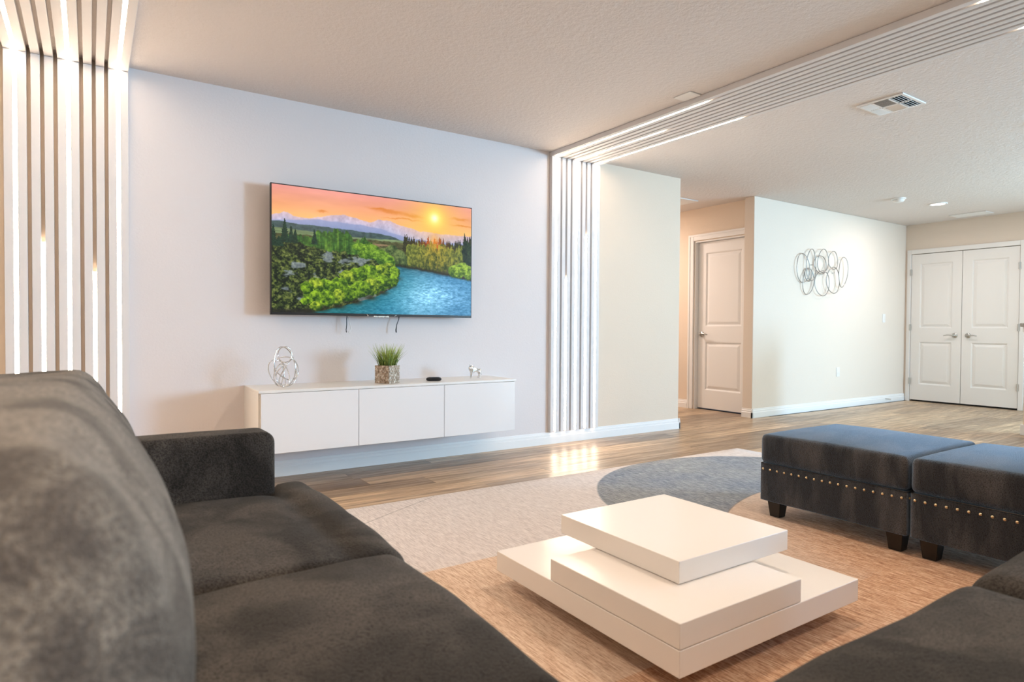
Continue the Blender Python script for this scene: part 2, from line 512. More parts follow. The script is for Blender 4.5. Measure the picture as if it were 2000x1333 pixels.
# ------------------------------------------------------------------ slat panels
SD = 0.036
def slat_panel(name, label, x0, pitch, lit_z, gapw=0.018):
    """vertical slats on the television wall; lit_z = {gap index: top z of the light}"""
    e = empty(name, (x0 + 5 * pitch, 0, 0), label=label, cat='wall panel')
    for i in range(10):
        a = x0 + i * pitch
        obj('slat', box(a, a + pitch - gapw, -SD, -0.001, 0.1005, CH - SD - .001), M_slat, e, bevel=0.0015, seg=1)
    for g, zt in lit_z.items():
        c = x0 + g * pitch - gapw / 2
        bm = box(c - .0086, c + .0086, -SD + .0006, -SD + .012, 0.112, zt)
        obj('led_strip', bm, M_led, e)
        obj('led_channel', box(c - .0085, c + .0085, -SD + .012, -0.002, 0.112, zt), M_slat, e)
    return e
def slat_ceiling(name, label, x0, pitch, lit_y, gapw=0.018, yend=-8.4):
    e = empty(name, (x0 + 5 * pitch, 0, CH), label=label, cat='ceiling panel')
    for i in range(10):
        a = x0 + i * pitch
        obj('slat', box(a, a + pitch - gapw, yend, -0.001, CH - SD, CH - .001), M_slat, e, bevel=0.0015, seg=1)
    for g, segs in lit_y.items():
        c = x0 + g * pitch - gapw / 2
        for ya, yb in segs:
            obj('led_strip', box(c - .0086, c + .0086, yb, ya, CH - SD + .0006, CH - SD + .012), M_led, e)
            obj('led_channel', box(c - .0085, c + .0085, yb, ya, CH - SD + .012, CH - .002), M_slat, e)
    return e
PLt = 0.0573; PRt = 0.0546
XL0 = -0.322 - 0.0573 + 0.009 + .002; XR0 = 3.194
TOPZ = CH - SD - .004
slat_panel('slat_panel', 'white vertical slat wall panel with lit strips at the far left, rising behind the sofa', XL0, PLt, {1: TOPZ, 3: 1.415, 5: TOPZ, 7: 1.27, 9: TOPZ})
slat_panel('slat_panel', 'white vertical slat wall panel with lit strips right of the television, reaching the baseboard', XR0, PRt, {1: TOPZ, 3: 1.393, 5: TOPZ, 7: 1.767, 9: TOPZ})
slat_ceiling('ceiling_slat_panel', 'white slatted ceiling band with long lit strips in the top left corner', XL0, PLt, {1: [(-.004, -5.6)], 5: [(-.004, -3.4)], 9: [(-.004, -5.6)]})
slat_ceiling('ceiling_slat_panel', 'long white slatted ceiling band running from the wall to the top right corner', XR0, PRt, {1: [(-.004, -1.577), (-3.05, -4.6)], 5: [(-.004, -1.014)], 9: [(-.004, -1.506), (-3.06, -4.6)]})

# ------------------------------------------------------------------ television
TX0, TX1, TZ0, TZ1 = 0.937, 2.382, 1.047, 1.870
tv = empty('television', ((TX0 + TX1) / 2, -0.04, 1.05), label='large flat television showing a sunset river landscape, mounted on the pale wall', cat='television')
obj('bezel', box(TX0, TX1, -0.117, -0.090, TZ0, TZ1), M_black, tv, bevel=0.002)
obj('back_housing', box(TX0 + .18, TX1 - .18, -0.092, -0.050, TZ0 + .08, TZ1 - .2), M_black, tv, bevel=0.006)
obj('wall_bracket', box(TX0 + .45, TX1 - .45, -0.052, -0.003, TZ0 + .2, TZ1 - .3), M_black, tv)

def picture(W, H):
    rs = np.random.RandomState(5)
    U, V = np.meshgrid((np.arange(W) + .5) / W, (np.arange(H) + .5) / H)
    def vn(fx, fy, seed):
        r = np.random.RandomState(seed); g = r.rand(int(fy) + 3, int(fx) + 3)
        x = U * fx; y = V * fy; xi = x.astype(int); yi = y.astype(int)
        fx_ = x - xi; fy_ = y - yi; fx_ = fx_ * fx_ * (3 - 2 * fx_); fy_ = fy_ * fy_ * (3 - 2 * fy_)
        return (g[yi, xi] * (1 - fx_) + g[yi, xi + 1] * fx_) * (1 - fy_) + (g[yi + 1, xi] * (1 - fx_) + g[yi + 1, xi + 1] * fx_) * fy_
    def fbm(fx, fy, seed, n=4):
        s = 0; a = 1; t = 0
        for i in range(n):
            s = s + a * vn(fx * 2 ** i, fy * 2 ** i, seed + i); t += a; a *= .55
        return s / t
    def C(*c): return np.array(c, float) / 255
    def blend(img, mask, col):
        m_ = np.clip(mask, 0, 1)[..., None]; return img * (1 - m_) + col * m_
    def line(pts):
        p = np.array(pts); return np.interp(U[0], p[:, 0], p[:, 1])[None, :].repeat(H, 0)
    def below(pts, soft=.004, amp=0.0, f=40, seed=1):
        e = line(pts) + (fbm(f, 3, seed) - .5) * amp
        return np.clip((e - V) / soft + .5, 0, 1)
    def grad(t, stops):
        t = np.clip(t, 0, 1); xs = [s[0] for s in stops]
        return np.stack([np.interp(t, xs, [s[1][k] / 255 for s in stops]) for k in range(3)], -1)
    def poly(pts):
        inside = np.zeros_like(U, bool); n_ = len(pts)
        for i in range(n_):
            x1, y1 = pts[i]; x2, y2 = pts[(i + 1) % n_]
            c = ((y1 > V) != (y2 > V)) & (U < (x2 - x1) * (V - y1) / (y2 - y1 + 1e-9) + x1)
            inside ^= c
        return inside.astype(float)
    # sky
    img = grad((V - .68) / .32, [(0, (252, 205, 150)), (.25, (253, 190, 120)), (.55, (248, 172, 125)), (1, (238, 158, 148))])
    img += ((fbm(5, 14, 11) - .5) * .10)[..., None] * np.array([1, .9, .8])
    dx = (U - .787) * 1.77; dy = V - .872
    d = np.sqrt(dx ** 2 + dy ** 2)
    for (cx, cy, sx, sy) in ((.56, .885, .075, .018), (.50, .90, .06, .010), (.67, .870, .06, .014), (.62, .835, .09, .007), (.22, .825, .022, .008), (.93, .885, .05, .010), (.95, .83, .06, .008)):
        b = np.exp(-(((U - cx) / sx) ** 2 + ((V - cy - (fbm(30, 30, 31) - .5) * .03) / sy) ** 2) ** 1.3)
        img = blend(img, b * .75, C(222, 128, 50))
    img = blend(img, np.exp(-(d / .24) ** 1.6) * .8, C(255, 205, 90))
    img = blend(img, np.exp(-(d / .085) ** 2), C(255, 246, 120))
    img = blend(img, np.exp(-(d / .035) ** 2), C(255, 255, 225))
    # mountains
    rd = [(0, .765), (.05, .79), (.095, .768), (.13, .755), (.18, .762), (.246, .792), (.298, .812), (.33, .816), (.38, .80), (.45, .78), (.49, .808), (.55, .805), (.58, .78), (.64, .765), (.71, .74), (.85, .73), (1, .735)]
    mm = below(rd, .006, .03, 30, 3)
    mc = grad((line(rd) - V) / .12, [(0, (214, 186, 196)), (.35, (196, 184, 206)), (1, (168, 176, 212))])
    mc += ((fbm(60, 30, 8) - .45) * .22)[..., None]
    mc = mc * (1 - np.exp(-(d / .26) ** 2)[..., None] * .5) + np.exp(-(d / .26) ** 2)[..., None] * .5 * C(255, 200, 130)
    img = blend(img, mm, mc)
    r2 = [(0, .72), (.1, .735), (.2, .755), (.33, .75), (.42, .745), (.52, .72), (.6, .685), (.66, .67), (.8, .66), (1, .66)]
    img = blend(img, below(r2, .01, .02, 20, 4) * .8, grad((line(r2) - V) / .1, [(0, (150, 160, 200)), (1, (120, 140, 180))]))
    dk = [(0, .712), (.05, .715), (.1, .705), (.21, .702), (.33, .695), (.42, .69), (.51, .685), (.56, .668), (.62, .64), (1, .63)]
    img = blend(img, below(dk, .006, .012, 40, 5), (C(74, 92, 92) * (.75 + .5 * fbm(60, 60, 6))[..., None]))
    md = [(0, .665), (.1, .66), (.2, .648), (.3, .64), (.4, .64), (.6, .645), (.64, .64), (1, .64)]
    img = blend(img, below(md, .006, .01, 20, 7), (C(122, 140, 100) * (.7 + .6 * fbm(20, 80, 9))[..., None]))
    fl = [(0, .62), (.3, .62), (.45, .625), (.65, .625), (1, .62)]
    img = blend(img, below(fl, .006, .02, 50, 17), (C(84, 84, 52) * (.55 + .9 * fbm(60, 90, 19))[..., None]))
    img = blend(img, poly([(.44, .565), (.52, .585), (.6, .585), (.52, .60), (.46, .60)]) * .7, C(165, 135, 105))
    # green middle trees
    mt = [(0, .56), (.06, .60), (.12, .62), (.17, .60), (.20, .66), (.25, .675), (.30, .685), (.345, .67), (.37, .60), (.41, .645), (.45, .60), (.5, .55), (.56, .50), (.6, .42), (.62, 0), (1, 0)]
    streak = fbm(110, 10, 21)
    img = blend(img, below(mt, .008, .07, 90, 22), grad(streak, [(0, (30, 60, 32)), (.5, (70, 112, 44)), (1, (140, 176, 62))]) * (.6 + .7 * fbm(80, 80, 23))[..., None])
    # scrub
    sb = [(0, .56), (.1, .55), (.2, .53), (.28, .50), (.4, .50), (.45, .47), (.5, .42), (.56, .36), (.6, 0), (1, 0)]
    q = fbm(60, 40, 25, 3) * .5 + fbm(130, 90, 26, 3) * .5
    scr = grad((q - .25) / .5, [(0, (14, 20, 18)), (.40, (34, 46, 28)), (.62, (72, 86, 42)), (.8, (104, 116, 56)), (1, (134, 140, 84))])
    st = fbm(16, 16, 27, 4)
    scr = scr * (1 - np.clip((st - .62) * 9, 0, .8)[..., None]) + np.clip((st - .62) * 9, 0, .8)[..., None] * (C(142, 152, 160) * (.7 + .5 * q)[..., None])
    img = blend(img, below(sb, .008, .06, 40, 28), scr)
    # conifers
    def conifer(cx, base, top, w, col):
        nonlocal img
        hh = (V - base) / (top - base)
        saw = .65 + .35 * np.abs(((hh * 11) % 1) - .2)
        ok = (hh > 0) & (hh < 1) & (np.abs(U - cx + (fbm(90, 60, 41) - .5) * .006) < w * (1 - hh) ** .8 * saw)
        img = blend(img, ok.astype(float), col * (.6 + .8 * fbm(140, 140, 42))[..., None])
    for a in ((.055, .55, .745, .026), (.082, .55, .69, .02), (.10, .55, .67, .018), (.006, .52, .70, .022), (.185, .55, .675, .020), (.03, .52, .60, .03)):
        conifer(*a, C(32, 58, 44))
    # right wood
    def blob(cx, cy, rx, ry, c0, c1, seed=50, k=1.0):
        nonlocal img
        n_ = fbm(70, 44, seed) - .5
        e = ((U - cx) / rx) ** 2 + ((V - cy) / ry) ** 2 + n_ * 1.1
        m_ = np.clip((1 - e) * 5, 0, 1) * k
        sh = np.clip(.5 + (V - cy) / ry * .32 - (U - cx) / rx * .12 + n_ * 1.8 + (fbm(150, 90, seed + 7) - .5) * .6, 0, 1)[..., None]
        img = blend(img, m_, (c0 * (1 - sh) + c1 * sh))
    for i in range(40):
        cx = .625 + .38 * i / 39 + rs.rand() * .008
        top = .655 + rs.rand() * .055 + (.07 if cx > .95 else 0)
        red = np.exp(-((cx - .78) / .07) ** 2)
        conifer(cx, .44, top, .030, C(58, 58, 34) * (1 - red) + C(176, 78, 26) * red)
    for i in range(22):
        cx = .635 + .30 * i / 21 + rs.rand() * .01
        t_ = np.exp(-((cx - .80) / .09) ** 2)
        blob(cx, .50 + rs.rand() * .02, .014, .115 + rs.rand() * .03, C(60, 72, 30), C(152, 158, 66) * (1 - t_ * .5) + C(210, 170, 50) * t_ * .5, 60 + i)
    img = blend(img, np.exp(-(((U - .787) / .03) ** 2 + ((V - .66) / .07) ** 2)) * .6, C(255, 170, 50))
    for a in ((.975, .58, .03, .12), (1.0, .52, .04, .15)): blob(*a, C(20, 30, 24), C(58, 74, 44), 90)
    for a in ((.52, .53, .03, .045), (.555, .55, .035, .05), (.60, .50, .036, .07), (.62, .46, .02, .05)): blob(*a, C(44, 62, 36), C(124, 142, 80), 95)
    # river
    up = np.interp(U[0], [.574, .63, .70, .781, .889, 1.0], [.428, .416, .404, .388, .360, .330], left=.428)[None, :].repeat(H, 0) + (fbm(60, 3, 33) - .5) * .012
    lv = np.array([(0, .14), (.012, .20), (.03, .25), (.08, .358), (.12, .43), (.171, .505), (.215, .55), (.262, .578), (.338, .592), (.40, .583), (.425, .574), (1, .574)])
    left = np.interp(V[:, 0], lv[:, 0], lv[:, 1])[:, None].repeat(W, 1) + (fbm(3, 40, 34) - .5) * .02
    riv = np.clip((up - V) / .006 + .5, 0, 1) * np.clip((U - left) / .004 + .5, 0, 1)
    edge = np.clip(1 - (U - left) / .22, 0, 1)
    rip = vn(70, 110, 35) * .6 + vn(150, 220, 36) * .4
    rc = grad((U - .3) / .6, [(0, (34, 120, 130)), (.35, (44, 132, 160)), (.65, (100, 168, 200)), (1, (76, 140, 182))])
    rc = rc * (1 - .35 * np.clip((V - .33) / .1, 0, 1))[..., None]
    hl = np.exp(-(((U - .78) / .17) ** 2 + ((V - .17) / .12) ** 2))
    rc = rc + (hl * .22)[..., None] + ((rip - .5) * (.22 + .35 * hl))[..., None]
    rc = rc * (1 - .3 * edge[..., None]) + C(24, 100, 104) * .3 * edge[..., None]
    img = blend(img, riv, rc)
    img = blend(img, np.exp(-((V - up) / .012) ** 2) * (U > .575) * .75, C(40, 34, 22))
    # bank of bright bushes
    bk = [(.16, .03), (.22, .05), (.30, .075), (.38, .115), (.45, .155), (.51, .205), (.55, .26), (.575, .33), (.57, .385)]
    for i in range(len(bk) - 1):
        img = blend(img, np.exp(-(((U - bk[i][0]) / .03) ** 2 + ((V - bk[i][1] + .02) / .02) ** 2)) * .8 * (1 - 0 * U), C(44, 40, 20))
    for a in ((.40, .56, .04, .035), (.45, .545, .045, .05), (.50, .50, .05, .05), (.54, .47, .035, .045), (.43, .50, .04, .04)):
        blob(*a, C(48, 84, 22), C(150, 190, 60), 100)
    pts = [(.545, .41, .035, .035), (.57, .36, .03, .06), (.55, .30, .045, .07), (.50, .36, .05, .07), (.505, .27, .05, .075), (.44, .35, .05, .07), (.455, .23, .055, .075), (.39, .33, .045, .06),
           (.40, .21, .055, .075), (.34, .30, .045, .06), (.345, .17, .05, .07), (.30, .24, .045, .06), (.28, .14, .05, .07), (.24, .22, .045, .065), (.235, .12, .05, .07), (.19, .22, .04, .065), (.18, .13, .045, .07), (.15, .20, .03, .05), (.19, .055, .03, .04), (.14, .09, .022, .03)]
    for i, a in enumerate(pts): blob(*a, C(34, 66, 14), C(158, 196, 46) if i % 3 else C(186, 206, 60), 120 + i * 3)
    for a in ((.90, .41, .035, .06), (.95, .43, .04, .065), (.985, .40, .035, .07), (.93, .38, .03, .04)): blob(*a, C(60, 90, 22), C(170, 200, 70), 190)
    img = blend(img, np.clip((.035 - V) / .02, 0, 1) * np.clip((.2 - U) / .03, 0, 1) * .8, C(40, 38, 34))
    return np.clip(img, 0, 1)

W_, H_ = 480, 272
img = picture(W_, H_)
# gentle contrast and saturation of the panel
img = np.clip((img - .5) * 1.06 + .5, 0, 1)
lin = np.where(img <= .04045, img / 12.92, ((img + .055) / 1.055) ** 2.4)
me = bpy.data.meshes.new('screen')
gx = np.linspace(TX0 + .007, TX1 - .007, W_ + 1); gz = np.linspace(TZ0 + .016, TZ1 - .007, H_ + 1)
GX, GZ = np.meshgrid(gx, gz)
co = np.stack([GX, np.full_like(GX, -0.1178), GZ], -1).reshape(-1, 3)
ii, jj = np.meshgrid(np.arange(W_), np.arange(H_))
a = (jj * (W_ + 1) + ii).reshape(-1)
faces = np.stack([a, a + 1, a + W_ + 2, a + W_ + 1], -1)
me.vertices.add(len(co)); me.vertices.foreach_set('co', co.reshape(-1))
me.loops.add(faces.size); me.loops.foreach_set('vertex_index', faces.reshape(-1))
me.polygons.add(len(faces)); me.polygons.foreach_set('loop_start', np.arange(len(faces)) * 4)
me.update(calc_edges=True)
ca = me.color_attributes.new('picture', 'FLOAT_COLOR', 'CORNER')
colr = np.concatenate([lin.reshape(-1, 3), np.ones((len(faces), 1))], 1).repeat(4, 0)
ca.data.foreach_set('color', colr.reshape(-1).astype(np.float32))
M_scr = mat('screen_lit', (0.01, 0.01, 0.01), 0.25, spec=0.2); n = N(M_scr)
at = n.new('ShaderNodeVertexColor'); at.layer_name = 'picture'
n.l(at.outputs['Color'], n.b.inputs['Emission Color'])
n.b.inputs['Emission Strength'].default_value = 0.97 * 2 ** (-EXPOSURE)
me.materials.append(M_scr)
scr = bpy.data.objects.new('screen', me); link(scr, tv)
scr.matrix_parent_inverse = tv.matrix_basis.inverted()
scr['label'] = 'lit screen with orange sunset, green trees and blue river'
# bright metal badge and sensor under the screen
bm = bmesh.new(); xc = 1.668
for a_, b_ in ((-.058, -.030), (-.026, .022), (.026, .052)):
    add_box(bm, xc + a_, xc + b_, -0.1215, -0.116, TZ0 - .0075, TZ0 + .003)
add_tube(bm, [(xc - .105, -.118, TZ0 + .014), (xc - .103, -.119, TZ0 + .004), (xc - .095, -.119, TZ0)], .0022, n=6)
add_tube(bm, [(xc + .112, -.118, TZ0 + .010), (xc + .100, -.119, TZ0 + .006), (xc + .092, -.119, TZ0 - .002)], .0022, n=6)
badge = tag(obj('badge', bm, M_chrome, tv, bevel=0.0015), label='shiny silver badge under the screen', kind='stuff')
for cx_, dx_, col_ in ((1.450, 0.004, 'w'), (1.828, -0.012, 'b')):
    bm = bmesh.new()
    add_tube(bm, [(cx_ + .002, -0.045, TZ0 + .01), (cx_ - .004, -0.05, TZ0 - .02), (cx_ - .008 + dx_, -0.05, TZ0 - .06), (cx_ - .012 + dx_, -0.05, TZ0 - .095), (cx_ - .010 + dx_, -.05, TZ0 - .112)], [.0035, .003, .003, .005 if col_ == 'b' else .003, .005 if col_ == 'b' else .003], n=8)
    tag(obj('pull_cord', bm, M_black, tv, smooth=True), label='black bracket cord hanging below the screen')
bm = bmesh.new()
add_tube(bm, [(1.457, -0.048, TZ0 + .01), (1.465, -0.05, TZ0 - .04), (1.476, -0.05, TZ0 - .08), (1.466, -0.05, TZ0 - .118), (1.456, -.05, TZ0 - .105)], .0028, n=8)
tag(obj('pull_cord', bm, M_white, tv, smooth=True), label='white bracket cord hanging below the screen')

# ------------------------------------------------------------------ wall-hung media console
CX0, CX1, CZ0, CZ1, CD = 0.8025, 2.5884, 0.2263, 0.6003, 0.4207
con = empty('media_console', ((CX0 + CX1) / 2, -0.2, CZ0), label='long white wall-hung media console with three glossy doors below the television', cat='console')
bm = bmesh.new()
T = .016; FD = 0.020
add_box(bm, CX0, CX0 + T, -CD + FD, -.003, CZ0, CZ1 - T)
add_box(bm, CX1 - T, CX1, -CD + FD, -.003, CZ0, CZ1 - T)
add_box(bm, CX0 + T, CX1 - T, -CD + FD, -.003, CZ0, CZ0 + T)
add_box(bm, CX0 + T, CX1 - T, -.012, -.003, CZ0 + T, CZ1 - T)
for xx in (1.3966, 1.9977): add_box(bm, xx - T, xx + T, -CD + FD, -.012, CZ0 + T, CZ1 - T)
obj('body', bm, M_foil, con)
obj('top_panel', box(CX0, CX1, -CD + .002, -.003, CZ1 - T, CZ1), M_foil, con, bevel=0.001, seg=1)
ed = [CX0, 1.3966, 1.9977, CX1]
for i in range(3):
    obj('door', box(ed[i] + (.0015 if i else .012), ed[i + 1] - (.0015 if i < 2 else .012), -CD, -CD + FD - .002, CZ0 + .002, CZ1 - T - .002), M_lacq, con, bevel=0.0012, seg=1)

# ------------------------------------------------------------------ things on the console
SZ = CZ1 + 0.0005
def ring_pts(c, a, b, tilt, yaw, wob=0.0, seed=0, n_=56, k=2.0):
    """closed loop in a vertical plane: half axes a (sideways) b (up), tilt in plane, yaw about z"""
    r = random.Random(seed); ph = r.random() * 6
    out = []
    for i in range(n_):
        t = 2 * PI * i / n_
        u = a * math.cos(t); v = b * math.sin(t)
        uu = u * math.cos(tilt) - v * math.sin(tilt); vv = u * math.sin(tilt) + v * math.cos(tilt)
        w = wob * math.sin(2 * t + ph)
        out.append((c[0] + uu * math.cos(yaw) - w * math.sin(yaw), c[1] + uu * math.sin(yaw) + w * math.cos(yaw), c[2] + vv))
    return out
sc_ = empty('wire_sculpture', (0.985, -0.25, SZ), label='silver looped wire knot sculpture at the left end of the white console', cat='sculpture')
base = Vector((0.985, -0.25, SZ))
for i, (dx_, dz_, a_, b_, ti, ya, wo) in enumerate([
        (0.000, .125, .066, .122, 0.10, .15, .012), (-.030, .085, .052, .088, 0.45, -.3, .02), (.030, .088, .050, .088, -0.42, .4, .02),
        (-.015, .066, .034, .060, 0.15, .6, .012), (.005, .20, .040, .048, 0.0, -.2, .01), (.020, .115, .062, .082, 0.85, .1, .02), (-.028, .075, .028, .068, -.15, -.5, .012)]):
    bm = bmesh.new()
    P_ = ring_pts((base.x + dx_, base.y, base.z + dz_), a_, b_, ti, ya, wo, i)
    lo = min(p[2] for p in P_)
    if lo < SZ + .0035: P_ = [(p[0], p[1], p[2] + SZ + .0035 - lo) for p in P_]
    add_tube(bm, P_, .0032, True, 8)
    obj('loop', bm, M_chrome, sc_, smooth=True)

# woven square pot with grass
pot = empty('potted_grass', (1.648, -0.27, SZ), math.radians(29.5), label='green artificial grass in a square woven silver-brown pot on the white console', cat='plant')
M_weave = mat('woven_rattan', (0.32, 0.23, 0.16), 0.35, 0.35); n = N(M_weave)
n.l(n.ramp(n.noise(n.coord(), 55, 3), [(0.3, (0.20, 0.13, 0.085)), (0.5, (0.42, 0.33, 0.25)), (0.68, (0.72, 0.66, 0.58))]), n.b.inputs['Base Color'])
M_soil = mat('dark_moss', (0.03, 0.03, 0.015), 0.9); n = N(M_soil); n.bump(n.noise(n.coord(), 90), 0.5, .004)
M_grass = mat('grass_blades', (0.12, 0.2, 0.03), 0.5); n = N(M_grass)
gt = n.new('ShaderNodeTexCoord'); sp = n.new('ShaderNodeSeparateXYZ'); n.l(gt.outputs['Object'], sp.inputs[0])
gr = n.ramp(n.math('MULTIPLY', n.math('SUBTRACT', sp.outputs[2], 0.105), 6.5), [(0.0, (0.035, 0.075, 0.022)), (0.35, (0.16, 0.26, 0.04)), (0.75, (0.48, 0.55, 0.08)), (1.0, (0.6, 0.58, 0.18))])
n.l(n.mix(0.5, gr, n.ramp(n.noise(n.coord('Object', (1, 1, .1)), 160, 1), [(0.35, (0.05, 0.12, 0.03)), (0.65, (0.50, 0.60, 0.12))])), n.b.inputs['Base Color'])
S = .0565; PH = .118
bm = bmesh.new()
add_box(bm, -S + .003, S - .003, -S + .003, S - .003, 0, PH - .012)
for sx, sy, ex, ey in ((-1, 0, .003, S), (1, 0, .003, S), (0, -1, S, .003), (0, 1, S, .003)):
    add_box(bm, sx * (S - .003) - ex, sx * (S - .003) + ex, sy * (S - .003) - ey, sy * (S - .003) + ey, PH - .014, PH)
obj('pot', bm, M_weave, pot, world_space=False)
bm = bmesh.new()
rows = 8
for k in range(rows):
    for side in range(4):
        Mx = Matrix.Rotation(side * PI / 2, 4, 'Z')
        for q in range(5):
            w_ = 2 * S / 5; off = (.5 if k % 2 else 0) * w_
            u0 = -S + q * w_ + off; u1 = min(u0 + w_ - .002, S)
            if u0 > S - .004: continue
            add_box(bm, u0, u1, -S - .0025 - .001 * ((q + k) % 2), -S + .002, k * PH / rows + .0012, (k + 1) * PH / rows - .0012, Mx)
wv = obj('woven_strands', bm, M_weave, pot, world_space=False); wv['kind'] = 'stuff'
obj('moss', box(-S + .007, S - .007, -S + .007, S - .007, PH - .013, PH - .008), M_soil, pot, world_space=False)
bm = bmesh.new(); r = random.Random(11)
for i in range(330):
    bx_, by_ = r.uniform(-.042, .042), r.uniform(-.042, .042)
    hgt = r.uniform(.09, .158); lean = 1.0
    dx_ = bx_ * r.uniform(.7, 1.9) + r.uniform(-.014, .014); dy_ = by_ * r.uniform(.7, 1.9) + r.uniform(-.014, .014)
    aa = r.random() * PI; wx, wy = math.cos(aa) * .0027, math.sin(aa) * .0027
    prev = None
    for s in range(4):
        t = s / 3; w_ = 1 - t * .9
        c = Vector((bx_ + dx_ * t ** 1.4, by_ + dy_ * t ** 1.4, PH - .01 + hgt * t))
        v1 = bm.verts.new(c + Vector((wx, wy, 0)) * w_); v2 = bm.verts.new(c - Vector((wx, wy, 0)) * w_)
        if prev: bm.faces.new((prev[0], prev[1], v2, v1))
        prev = (v1, v2)
g = obj('grass', bm, M_grass, pot, world_space=False); g['kind'] = 'stuff'; g['label'] = 'spiky green and yellow-green blades'

# remote control
rem = empty('remote_control', (1.985, -0.285, SZ), math.radians(-24), label='small black remote control lying on the white console', cat='remote')
obj('shell', rbox(-.053, .053, -.022, .022, 0, .026, (.020, .014, .012), 14), M_black, rem, smooth=True, world_space=False)
bm = bmesh.new()
for i in range(7):
    for j in range(2): add_box(bm, -.034 + i * .010, -.028 + i * .010, -.008 + j * .010, -.002 + j * .010, .0255, .0272)
obj('buttons', bm, mat('grey_rubber', (.12, .12, .13), .6), rem, world_space=False)

# four-legged figurine
fig = empty('animal_figurine', (2.335, -0.25, SZ), label='small silver lion-like animal figurine at the right end of the white console', cat='figurine')
def skin(name, verts, edges, radii, m_, parent, levels=2):
    me = bpy.data.meshes.new(name); me.from_pydata(verts, edges, [])
    me.materials.append(m_)
    o = bpy.data.objects.new(name, me); link(o, parent)
    o.modifiers.new('skin', 'SKIN'); o.modifiers['skin'].use_smooth_shade = True
    for i, rr in enumerate(radii):
        sv = me.skin_vertices[0].data[i]; sv.radius = (rr, rr) if not isinstance(rr, tuple) else rr
        sv.use_root = (i == 0)
    s = o.modifiers.new('sub', 'SUBSURF'); s.levels = levels; s.render_levels = levels
    return o
V_ = [(0.030, 0, .066), (0.005, 0, .064), (-.020, 0, .068), (-.036, -.004, .080), (-.048, -.012, .080), (-.056, -.018, .074),
      (-.022, .012, .050), (-.024, .014, .026), (-.020, .014, .010), (-.028, .015, .005),
      (-.028, -.012, .050), (-.038, -.014, .028), (-.040, -.014, .010), (-.049, -.016, .005),
      (.036, .011, .050), (.044, .012, .030), (.038, .012, .012), (.031, .012, .005),
      (.034, -.011, .050), (.028, -.012, .032), (.036, -.012, .014), (.029, -.013, .005),
      (.046, 0, .070), (.056, .003, .055), (.056, .004, .036), (.060, .004, .028)]
E_ = [(0, 1), (1, 2), (2, 3), (3, 4), (4, 5), (2, 6), (6, 7), (7, 8), (8, 9), (2, 10), (10, 11), (11, 12), (12, 13), (0, 14), (14, 15), (15, 16), (16, 17), (0, 18), (18, 19), (19, 20), (20, 21), (0, 22), (22, 23), (23, 24), (24, 25)]
R_ = [.016, .014, .020, .022, .015, .008, .010, .007, .0055, .0055, .010, .007, .0055, .0055, .011, .007, .005, .0055, .011, .007, .005, .0055, .004, .003, .003, .005]
skin('body', V_, E_, R_, M_chrome, fig)
bm = bmesh.new()
for s_ in (-1, 1): add_lathe(bm, (-.036, -.006 + s_ * .013, .098), [(.006, 0), (.005, .005), (.001, .008)], 10)
obj('ear', bm, M_chrome, fig, smooth=True, world_space=False)

# ------------------------------------------------------------------ wall art
art = empty('wall_art', (7.39, YA, 1.67), label='silver metal wall art of overlapping oval rings on the pale wall', cat='wall art')
def art_pt(px, py):
    # measured on the wall plane 15-40 mm in front of it
    d = FW + R2 * (px - 1000) / 1233.777 - U2 * (py - 666.5) / 1233.777
    C0 = Vector((0, -4.2331, 0.965)); t = (YA - .03 + 4.2331) / d.y
    return C0 + d * t
ovals = [((507, 548), 128, 292, .08), ((660, 490), 95, 318, -.02), ((875, 410), 105, 240, -.30), ((862, 490), 122, 178, -.30), ((1100, 400), 92, 180, .22), ((1275, 640), 88, 305, -.16),
         ((610, 815), 108, 270, -.20), ((880, 860), 145, 250, -.04), ((1080, 800), 128, 262, .06), ((620, 690), 70, 130, .05)]
# ring centres and half axes (m) on the wall, from left to right
for i, ((cx_, cy_), hw, hh, ti) in enumerate(ovals):
    px, py = 1520 + cx_ / 10.256, 470 + cy_ / 10.256
    c = art_pt(px, py)
    a_ = abs(art_pt(px + hw / 10.256, py).x - c.x); b_ = hh / 10.256 * abs(art_pt(px, py + 1).z - c.z)
    c = Vector((c.x, YA - .022 - .012 * (i % 3), c.z))
    bm = bmesh.new()
    add_tube(bm, ring_pts(c, a_, b_, ti, 0, .006, i, 48), .0043, True, 8)
    obj('oval_ring', bm, M_wire, art, smooth=True)
for c_ in ((7.15, 1.75), (7.62, 1.68)):
    bm = bmesh.new(); add_tube(bm, [(c_[0], YA, c_[1]), (c_[0], YA - .03, c_[1])], .004); obj('wall_peg', bm, M_wire, art)

# ------------------------------------------------------------------ wall and ceiling fittings
def plate(name, label, cat, x, z, kind):
    e = empty(name, (x, YA, z), label=label, cat=cat)
    obj('cover_plate', box(x - .035, x + .035, YA - .006, YA, z - .057, z + .057), M_white, e, bevel=0.003)
    bm = bmesh.new()
    if kind == 'outlet':
        for dz in (-.02, .02): add_box(bm, x - .016, x + .016, YA - .0085, YA - .005, z + dz - .014, z + dz + .014)
    else:
        add_box(bm, x - .016, x + .016, YA - .009, YA - .005, z - .032, z + .032)
    obj('socket' if kind == 'outlet' else 'rocker', bm, M_foil, e, bevel=0.002)
    return e
plate('wall_outlet', 'white power outlet low on the wall under the metal ring art', 'outlet', 7.782, 0.452, 'outlet')
plate('light_switch', 'white light switch near the corner beside the double doors', 'light switch', 8.90, 1.141, 'switch')
ds = empty('door_stop', (8.95, YA - .017, .05), label='small spring door stop on the baseboard near the double doors', cat='door stop')
